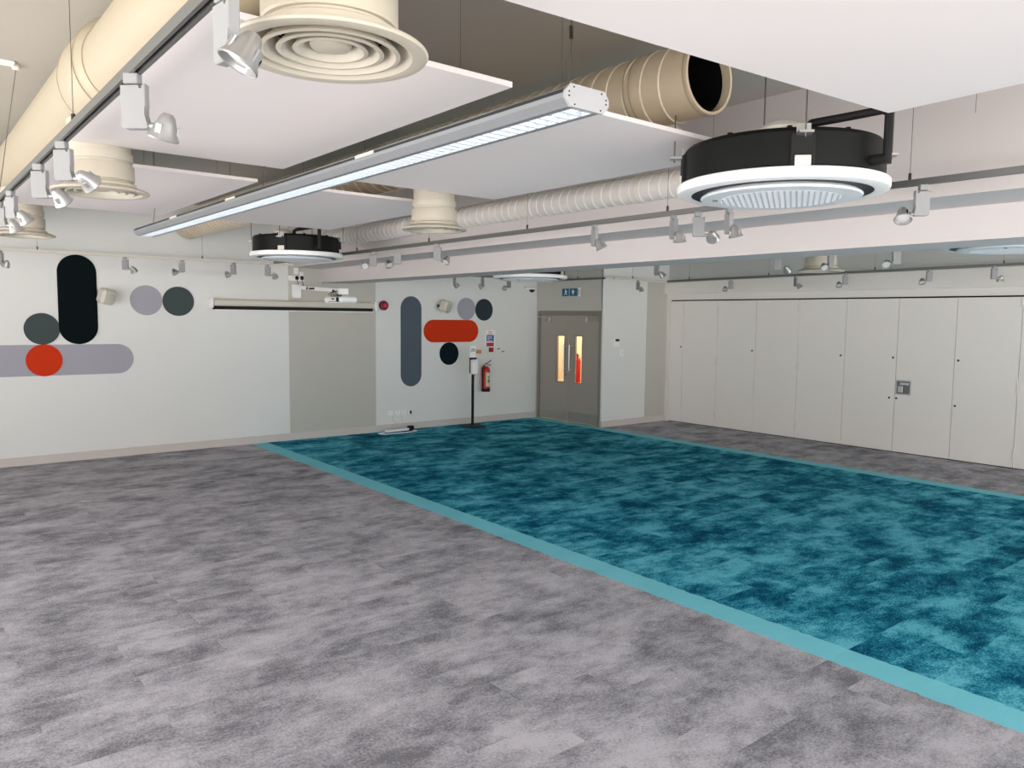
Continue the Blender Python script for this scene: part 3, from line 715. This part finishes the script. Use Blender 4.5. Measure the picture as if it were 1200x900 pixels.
# fire notice
t = thing('fire_notice', (9.04, YA, 1.6), 'white fire notice with blue and red blocks above the extinguisher', 'sign')
MB().box(8.925, 9.155, YA-.006, YA-.0005, 1.445, 1.765).build('board', M['whiteplastic'], t)
MB().prism([(p[0], p[1]) for p in [(8.945, 1.545), (9.12, 1.545), (9.12, 1.668), (8.945, 1.668)]], YA-.008, YA-.006, 'y').build('blue_block', M['signblue'], t)
MB().box(8.945, 9.12, YA-.008, YA-.006, 1.452, 1.525).build('red_block', M['signred'], t)
mb = MB()
for zz in (1.637, 1.612, 1.587, 1.562): mb.box(8.965, 9.06+.04*math.sin(zz*90), YA-.009, YA-.008, zz-.005, zz+.004)
mb.build('print_line', M['whiteplastic'], t)
def text(body, size, mx, m, name, parent):
    cu = bpy.data.curves.new(name, 'FONT'); cu.body = body; cu.size = size; cu.extrude = .001; cu.align_x = 'CENTER'; cu.align_y = 'CENTER'
    o = bpy.data.objects.new(name, cu); COL.objects.link(o)
    dg = bpy.context.evaluated_depsgraph_get(); me = bpy.data.meshes.new_from_object(o.evaluated_get(dg))
    bpy.data.objects.remove(o); me.transform(Matrix.Translation(-Vector(parent['_o'])) @ mx); me.materials.append(m)
    r = bpy.data.objects.new(name, me); COL.objects.link(r); r.parent = parent; return r
mA = Matrix.Rotation(PI/2, 4, 'X')
text('Fire', .05, Matrix.Translation((9.03, YA-.0075, 1.735)) @ mA, M['signred'], 'heading', t)
text('action', .05, Matrix.Translation((9.03, YA-.0075, 1.693)) @ mA, M['signred'], 'heading', t)

t = thing('fire_call_point', (9.045, YA, 1.387), 'small dark red call point box under the fire notice', 'fire alarm')
MB().box(9.0, 9.09, YA-.045, YA-.0005, 1.345, 1.43, .006).build('box', M['darkred'], t)
MB().box(9.02, 9.07, YA-.048, YA-.044, 1.365, 1.41, .001).build('glass_panel', M['red'], t)
for x, z, lab in ((9.235, 1.402, 'upper small plate with dark bar right of the fire call point'), (9.345, 1.350, 'lower small plate with dark bar right of the fire call point')):
    t = thing('wall_plate', (x, YA, z), lab, 'wall plate')
    MB().box(x-.045, x+.045, YA-.010, YA-.0005, z-.03, z+.02, .003).build('plate', M['wall'], t)
    MB().box(x-.035, x+.035, YA-.014, YA-.010, z-.008, z+.008, .002).build('bar', M['gripper'], t)
t = tag(MB().box(8.67, 8.81, YA-.03, YA-.0005, 1.32, 1.39, .006).build('sign_plate', M['ochre'], origin=(8.74, YA, 1.35)), 'small ochre plate on the wall half hidden by the sanitiser stand', 'sign')

# dome camera beside the door
t = thing('dome_camera', (9.98, YA, 2.57), 'small dome camera with black lens high beside the double door', 'security camera')
MB().box(9.86, 10.10, YA-.09, YA-.0005, 2.565, 2.62, .015).build('mount', M['whiteplastic'], t)
MB().lathe([(.055, 0), (.05, -.025), (.03, -.048), (0, -.055)], c=(10.03, YA-.055, 2.567), seg=28).build('dome', M['gap'], t)

# ------------------------------------------------------------------ double door
t = thing('door_1', (XD, (DY0+DY1)/2, 0), 'taupe double door with two narrow glowing glass panes', 'door')
t['kind'] = 'structure'
mb = MB(); mb.box(XD-.02, XD+.10, DY0, DY0+.06, 0, DZ, .004); mb.box(XD-.02, XD+.10, DY1-.06, DY1, 0, DZ, .004); mb.box(XD-.02, XD+.10, DY0+.06, DY1-.06, DZ-.085, DZ, .004)
mb.box(XD+.058, XD+.095, DY0+.06, DY0+.09, 0, DZ-.085); mb.box(XD+.058, XD+.095, DY1-.09, DY1-.06, 0, DZ-.085); mb.box(XD+.058, XD+.095, DY0+.06, DY1-.06, DZ-.12, DZ-.085)
mb.build('door_frame', M['doorframe'], t)
YM = (DY0+DY1)/2
for (y0, y1, w0, w1, side) in ((DY0+.064, YM-.003, 10.52, 10.71, 1), (YM+.003, DY1-.064, 11.01, 11.22, -1)):
    x0, x1 = XD+.012, XD+.056; zb, zt, wz0, wz1 = .012, DZ-.087, .78, 1.665
    mb = MB(); mb.box(x0, x1, y0, w0, zb, zt); mb.box(x0, x1, w1, y1, zb, zt); mb.box(x0, x1, w0, w1, zb, wz0); mb.box(x0, x1, w0, w1, wz1, zt)
    lf = mb.build('door_leaf', M['door'], t)
    gm = bpy.data.materials.get('pane_glass')
    if gm is None:
        gm = bpy.data.materials.new('pane_glass'); gm.use_nodes = True; b = gm.node_tree.nodes['Principled BSDF']
        b.inputs['Transmission Weight'].default_value = 1; b.inputs['Roughness'].default_value = .02; b.inputs['IOR'].default_value = 1.1
    MB().box(x0+.018, x0+.024, w0+.001, w1-.001, wz0+.001, wz1-.001).build('vision_pane', gm, lf)
    mb = MB(); e = .015
    mb.box(x0-.006, x0, w0-e, w0, wz0-e, wz1+e); mb.box(x0-.006, x0, w1, w1+e, wz0-e, wz1+e); mb.box(x0-.006, x0, w0, w1, wz0-e, wz0); mb.box(x0-.006, x0, w0, w1, wz1, wz1+e)
    mb.build('pane_bead', M['doorframe'], lf)
    MB().box(x0-.003, x0, y0+.02, y1-.02, .02, .215).build('kick_plate', M['kick'], lf)
    hy = YM + (-.075 if side == 1 else .075)
    mb = MB(); mb.tube([(x0, hy, 1.47), (x0-.06, hy, 1.47)], .011, 12); mb.tube([(x0, hy, 1.03), (x0-.06, hy, 1.03)], .011, 12); mb.tube([(x0-.06, hy, 1.00), (x0-.06, hy, 1.50)], .013, 14)
    mb.build('pull_handle', M['steel'], lf)
    cy = DY0+.12 if side == 1 else DY1-.12
    s_ = 1 if side == 1 else -1
    mb = MB(); lo, hi = sorted((cy, cy+s_*.24)); mb.box(x0-.05, x0, lo, hi, 1.96, 2.02, .004); cl = mb.build('door_closer', M['kick'], t)
    mb = MB(); lo, hi = sorted((cy+s_*.24, cy+s_*.26)); mb.box(x0-.06, x0-.002, lo, hi, 1.93, 2.03, .003)
    mb.tube([(x0-.06, cy+s_*.2, 2.03), (x0-.10, cy-s_*.05, 2.035), (XD-.02, cy-s_*.12, 2.045)], .007, 8); mb.build('closer_arm', M['steel'], cl)
mb = MB(); mb.tube([(XD+.012, YM+.06, .92), (XD+.002, YM+.06, .92)], .02, 16); mb.build('lock_cylinder', M['track'], t)

# extinguisher in the corridor
c = (11.24, 11.69, .66)
t = thing('fire_extinguisher', c, 'red fire extinguisher seen through the right door pane', 'fire extinguisher')
MB().lathe([(0, 0), (.062, 0), (.066, .02), (.066, .46), (.05, .51), (.025, .54), (0, .54)], c=c, seg=32).build('cylinder', M['red'], t)
MB().tube([(c[0], c[1], c[2]+.53), (c[0], c[1], c[2]+.60)], .022, 14).build('valve', M['darkred'], t)
MB().tube([(c[0]-.02, c[1]-.02, c[2]+.59), (c[0]-.04, c[1]+.06, c[2]+.64)], .012, 8).build('handle', M['darkred'], t)
mb = MB(); mb.box(c[0]-.03, c[0]+.03, c[1]+.05, YA-.013, c[2]+.25, c[2]+.35); mb.build('wall_bracket', M['track'], t)

# exit sign
t = thing('exit_sign', (XD, 10.85, 2.5), 'blue exit sign with white pictograms above the double door', 'sign')
MB().box(XD-.03, XD-.0005, 10.655, 11.06, 2.43, 2.575, .004).build('sign_box', M['exitblue'], t)
MB().box(XD-.032, XD-.030, 10.848, 10.856, 2.43, 2.575).build('divider', M['whiteplastic'], t)
mb = MB(); xs = (XD-.033, XD-.030)
def yz(poly): mb.prism(poly, xs[0], xs[1], 'x')
# running figure on the left square (y decreases to the right of the picture)
yz([(10.955+.012*math.cos(a*PI/6), 2.548+.012*math.sin(a*PI/6)) for a in range(12)])
yz([(10.975, 2.53), (10.945, 2.534), (10.938, 2.492), (10.962, 2.488)])
yz([(10.962, 2.492), (10.945, 2.49), (10.985, 2.452), (10.998, 2.458)])
yz([(10.952, 2.494), (10.938, 2.492), (10.915, 2.470), (10.922, 2.448), (10.934, 2.45), (10.930, 2.468)])
yz([(10.945, 2.532), (10.945, 2.52), (10.905, 2.508), (10.903, 2.518)])
# arrow on the right square
yz([(10.76, 2.455), (10.74, 2.455), (10.74, 2.50), (10.705, 2.50), (10.75, 2.552), (10.795, 2.50), (10.76, 2.50)])
mb.build('pictogram', M['whiteplastic'], t)
t = thing('emergency_lamp', (XD, 10.57, 2.5), 'little white bracket lamp right of the blue exit sign', 'lamp')
mb = MB(); mb.box(XD-.012, XD-.0005, 10.585, 10.605, 2.42, 2.58, .003); mb.build('back_bar', M['whiteplastic'], t)
mb = MB(); mb.box(XD-.05, XD-.012, 10.55, 10.605, 2.555, 2.58, .003); mb.box(XD-.05, XD-.012, 10.55, 10.605, 2.42, 2.445, .003); mb.build('end_arm', M['whiteplastic'], t)

# thermostat and switch on the lobby wall
t = thing('thermostat', (10.56, YL, 1.57), 'white thermostat with dark display on the short white wall', 'thermostat')
MB().box(10.49, 10.64, YL-.025, YL-.0005, 1.50, 1.645, .006).build('case', M['whiteplastic'], t)
MB().box(10.52, 10.625, YL-.028, YL-.024, 1.588, 1.635, .001).build('display', M['lcd'], t)
t = thing('light_switch', (10.72, YL, 1.37), 'white light switch below the thermostat', 'light switch')
MB().box(10.675, 10.77, YL-.012, YL-.0005, 1.32, 1.43, .004).build('face_plate', M['whiteplastic'], t)
MB().box(10.71, 10.735, YL-.018, YL-.012, 1.35, 1.40, .002).build('rocker', M['offwhite'], t)

# ------------------------------------------------------------------ folding partition
t = thing('folding_partition', (XB-.02, 5.6, 0), 'pale folding partition of tall hinged panels along the right wall', 'folding partition')
seams = [9.885, 9.567, 8.770, 7.955, 7.130, 6.305, 5.477, 4.652, 3.828, 3.0, 2.17, 1.34]
x0, x1 = XB-.035, XB+.02
leaves = []
for i, (a, b) in enumerate(zip(seams, seams[1:])):
    mb = MB(); mb.box(x0, x1, b+.0035, a-.0035, .014, 2.362, .0025); leaves.append(mb.build('panel', M['partition'], t))
MB().box(x1-.03, x1+.03, 1.34, 9.885, .0, .014).box(x1-.03, x1+.05, 1.34, 9.885, 2.362, 2.385).box(x1+.001, x1+.02, 1.34, 9.885, .014, 2.362).build('shadow_gap', M['gap'], t)
for si, zs in ((2, (.23, 1.23, 2.2)), (4, (.23, 1.23, 2.2)), (8, (.20, 1.12, 2.28)), (0, (.2, 1.23, 2.2))):
    for z in zs:
        mb = MB(); y = seams[si]; 
        if si == 0: y -= .02
        mb.tube([(x0-.008, y, z-.07), (x0-.008, y, z+.07)], .011, 10); mb.box(x0-.006, x0, y-.028, y+.028, z-.065, z+.065); mb.build('hinge', M['header'], leaves[max(si-1, 0)])
def knob(y, z, li):
    MB().lathe([(.016, 0), (.016, .004), (.010, .008), (0, .008)], seg=16, mx=Matrix.Translation((x0, y, z)) @ Matrix.Rotation(-PI/2, 4, 'Y')).build('lock_hole', M['gripper'], leaves[li])
knob(9.61, 1.48, 0); knob(8.0+.02, 1.465, 2); knob(6.37, 1.455, 4); knob(5.53, 1.46, 5); knob(4.60, 1.46, 7)
knob(5.56, .84, 5); knob(5.45, .84, 6); knob(4.66-.05, .80, 7)
mb = MB(); mb.box(x0-.004, x0, 5.235, 5.47, .895, 1.125, .001); lk = mb.build('lock_plate', M['steel'], leaves[6])
MB().box(x0-.006, x0-.004, 5.255, 5.45, .915, 1.105).build('recess', M['track'], lk)
mb = MB(); mb.box(x0-.020, x0-.006, 5.27, 5.40, 1.05, 1.085, .004); mb.box(x0-.014, x0-.006, 5.36, 5.43, .935, 1.03, .003); mb.build('latch', M['steel'], lk)

# small white bracket with a wire on the upper left ceiling
t = thing('ceiling_bracket', (.70, 6.0, ZC), 'small white bracket with a wire on the soffit at the upper left corner', 'bracket')
mb = MB(); mb.box(.60, .72, 5.96, 6.04, ZC-.02, ZC, .004); mb.build('plate', M['whiteplastic'], t)
MB().lathe([(.022, 0), (.022, -.025), (0, -.03)], c=(.735, 6.06, ZC), seg=16).build('anchor', M['whiteplastic'], t)
MB().tube([(.735, 6.06, ZC-.03), (.645, 6.4, 2.79)], .0025, 6).build('wire', M['wire'], t)

# ------------------------------------------------------------------ light
def area(name, loc, rot, sx_, sy_, power, col=(1, 1, 1)):
    l = bpy.data.lights.new(name, 'AREA'); l.shape = 'RECTANGLE'; l.size = sx_; l.size_y = sy_; l.energy = power; l.color = col
    o = bpy.data.objects.new(name, l); COL.objects.link(o); o.location = loc; o.rotation_euler = rot; return o
w = bpy.data.worlds.new('sky'); S.world = w; w.use_nodes = True
nt = w.node_tree; bg = nt.nodes['Background']
bg.inputs['Strength'].default_value = 7.0
tc = nt.nodes.new('ShaderNodeTexCoord'); sep = nt.nodes.new('ShaderNodeSeparateXYZ'); rp = nt.nodes.new('ShaderNodeValToRGB')
mr = nt.nodes.new('ShaderNodeMapRange'); mr.inputs['From Min'].default_value = -.12; mr.inputs['From Max'].default_value = .12
nt.links.new(tc.outputs['Generated'], sep.inputs[0]); nt.links.new(sep.outputs['Z'], mr.inputs['Value']); nt.links.new(mr.outputs[0], rp.inputs[0])
rp.color_ramp.elements[0].color = (1.0, .967, .938, 1)       # unseen bright ground, added to throw light up onto ceiling undersides
rp.color_ramp.elements[1].color = (.42, .43, .44, 1)       # bright overcast sky
nt.links.new(rp.outputs[0], bg.inputs['Color'])
# warm lamp in the corridor
l = bpy.data.lights.new('corridor_lamp', 'POINT'); l.energy = 62; l.color = (1, .9, .76); l.shadow_soft_size = .12
o = bpy.data.objects.new('corridor_lamp', l); COL.objects.link(o); o.location = (11.3, 10.9, 2.4)

# ------------------------------------------------------------------ camera
f = 905.4747916217685
Mx = [[0.7773812458223222, -0.6289374669489408, 0.010773175557124228], [-0.04511994960807958, -0.07283548176172805, -0.9963228305844956], [0.627409426763018, 0.7740365981427411, -0.08499856436737059]]
cam = bpy.data.cameras.new('camera'); co = bpy.data.objects.new('camera', cam); COL.objects.link(co)
r, d, fw = (Vector(v) for v in Mx)
co.matrix_world = Matrix(((r.x, -d.x, -fw.x, 0), (r.y, -d.y, -fw.y, 0), (r.z, -d.z, -fw.z, 2.0), (0, 0, 0, 1)))
cam.sensor_fit = 'HORIZONTAL'; cam.sensor_width = 36; cam.lens = f/1200*36; cam.clip_start = .05; cam.clip_end = 100
S.camera = co
S.view_settings.view_transform = 'Standard'; S.view_settings.look = 'None'
S.view_settings.exposure = 0; S.view_settings.gamma = 1; S.view_settings.use_curve_mapping = False
S.cycles.use_denoising = True
S.cycles.max_bounces = 10; S.cycles.diffuse_bounces = 9
for o in S.objects:
    if '_o' in o: del o['_o']
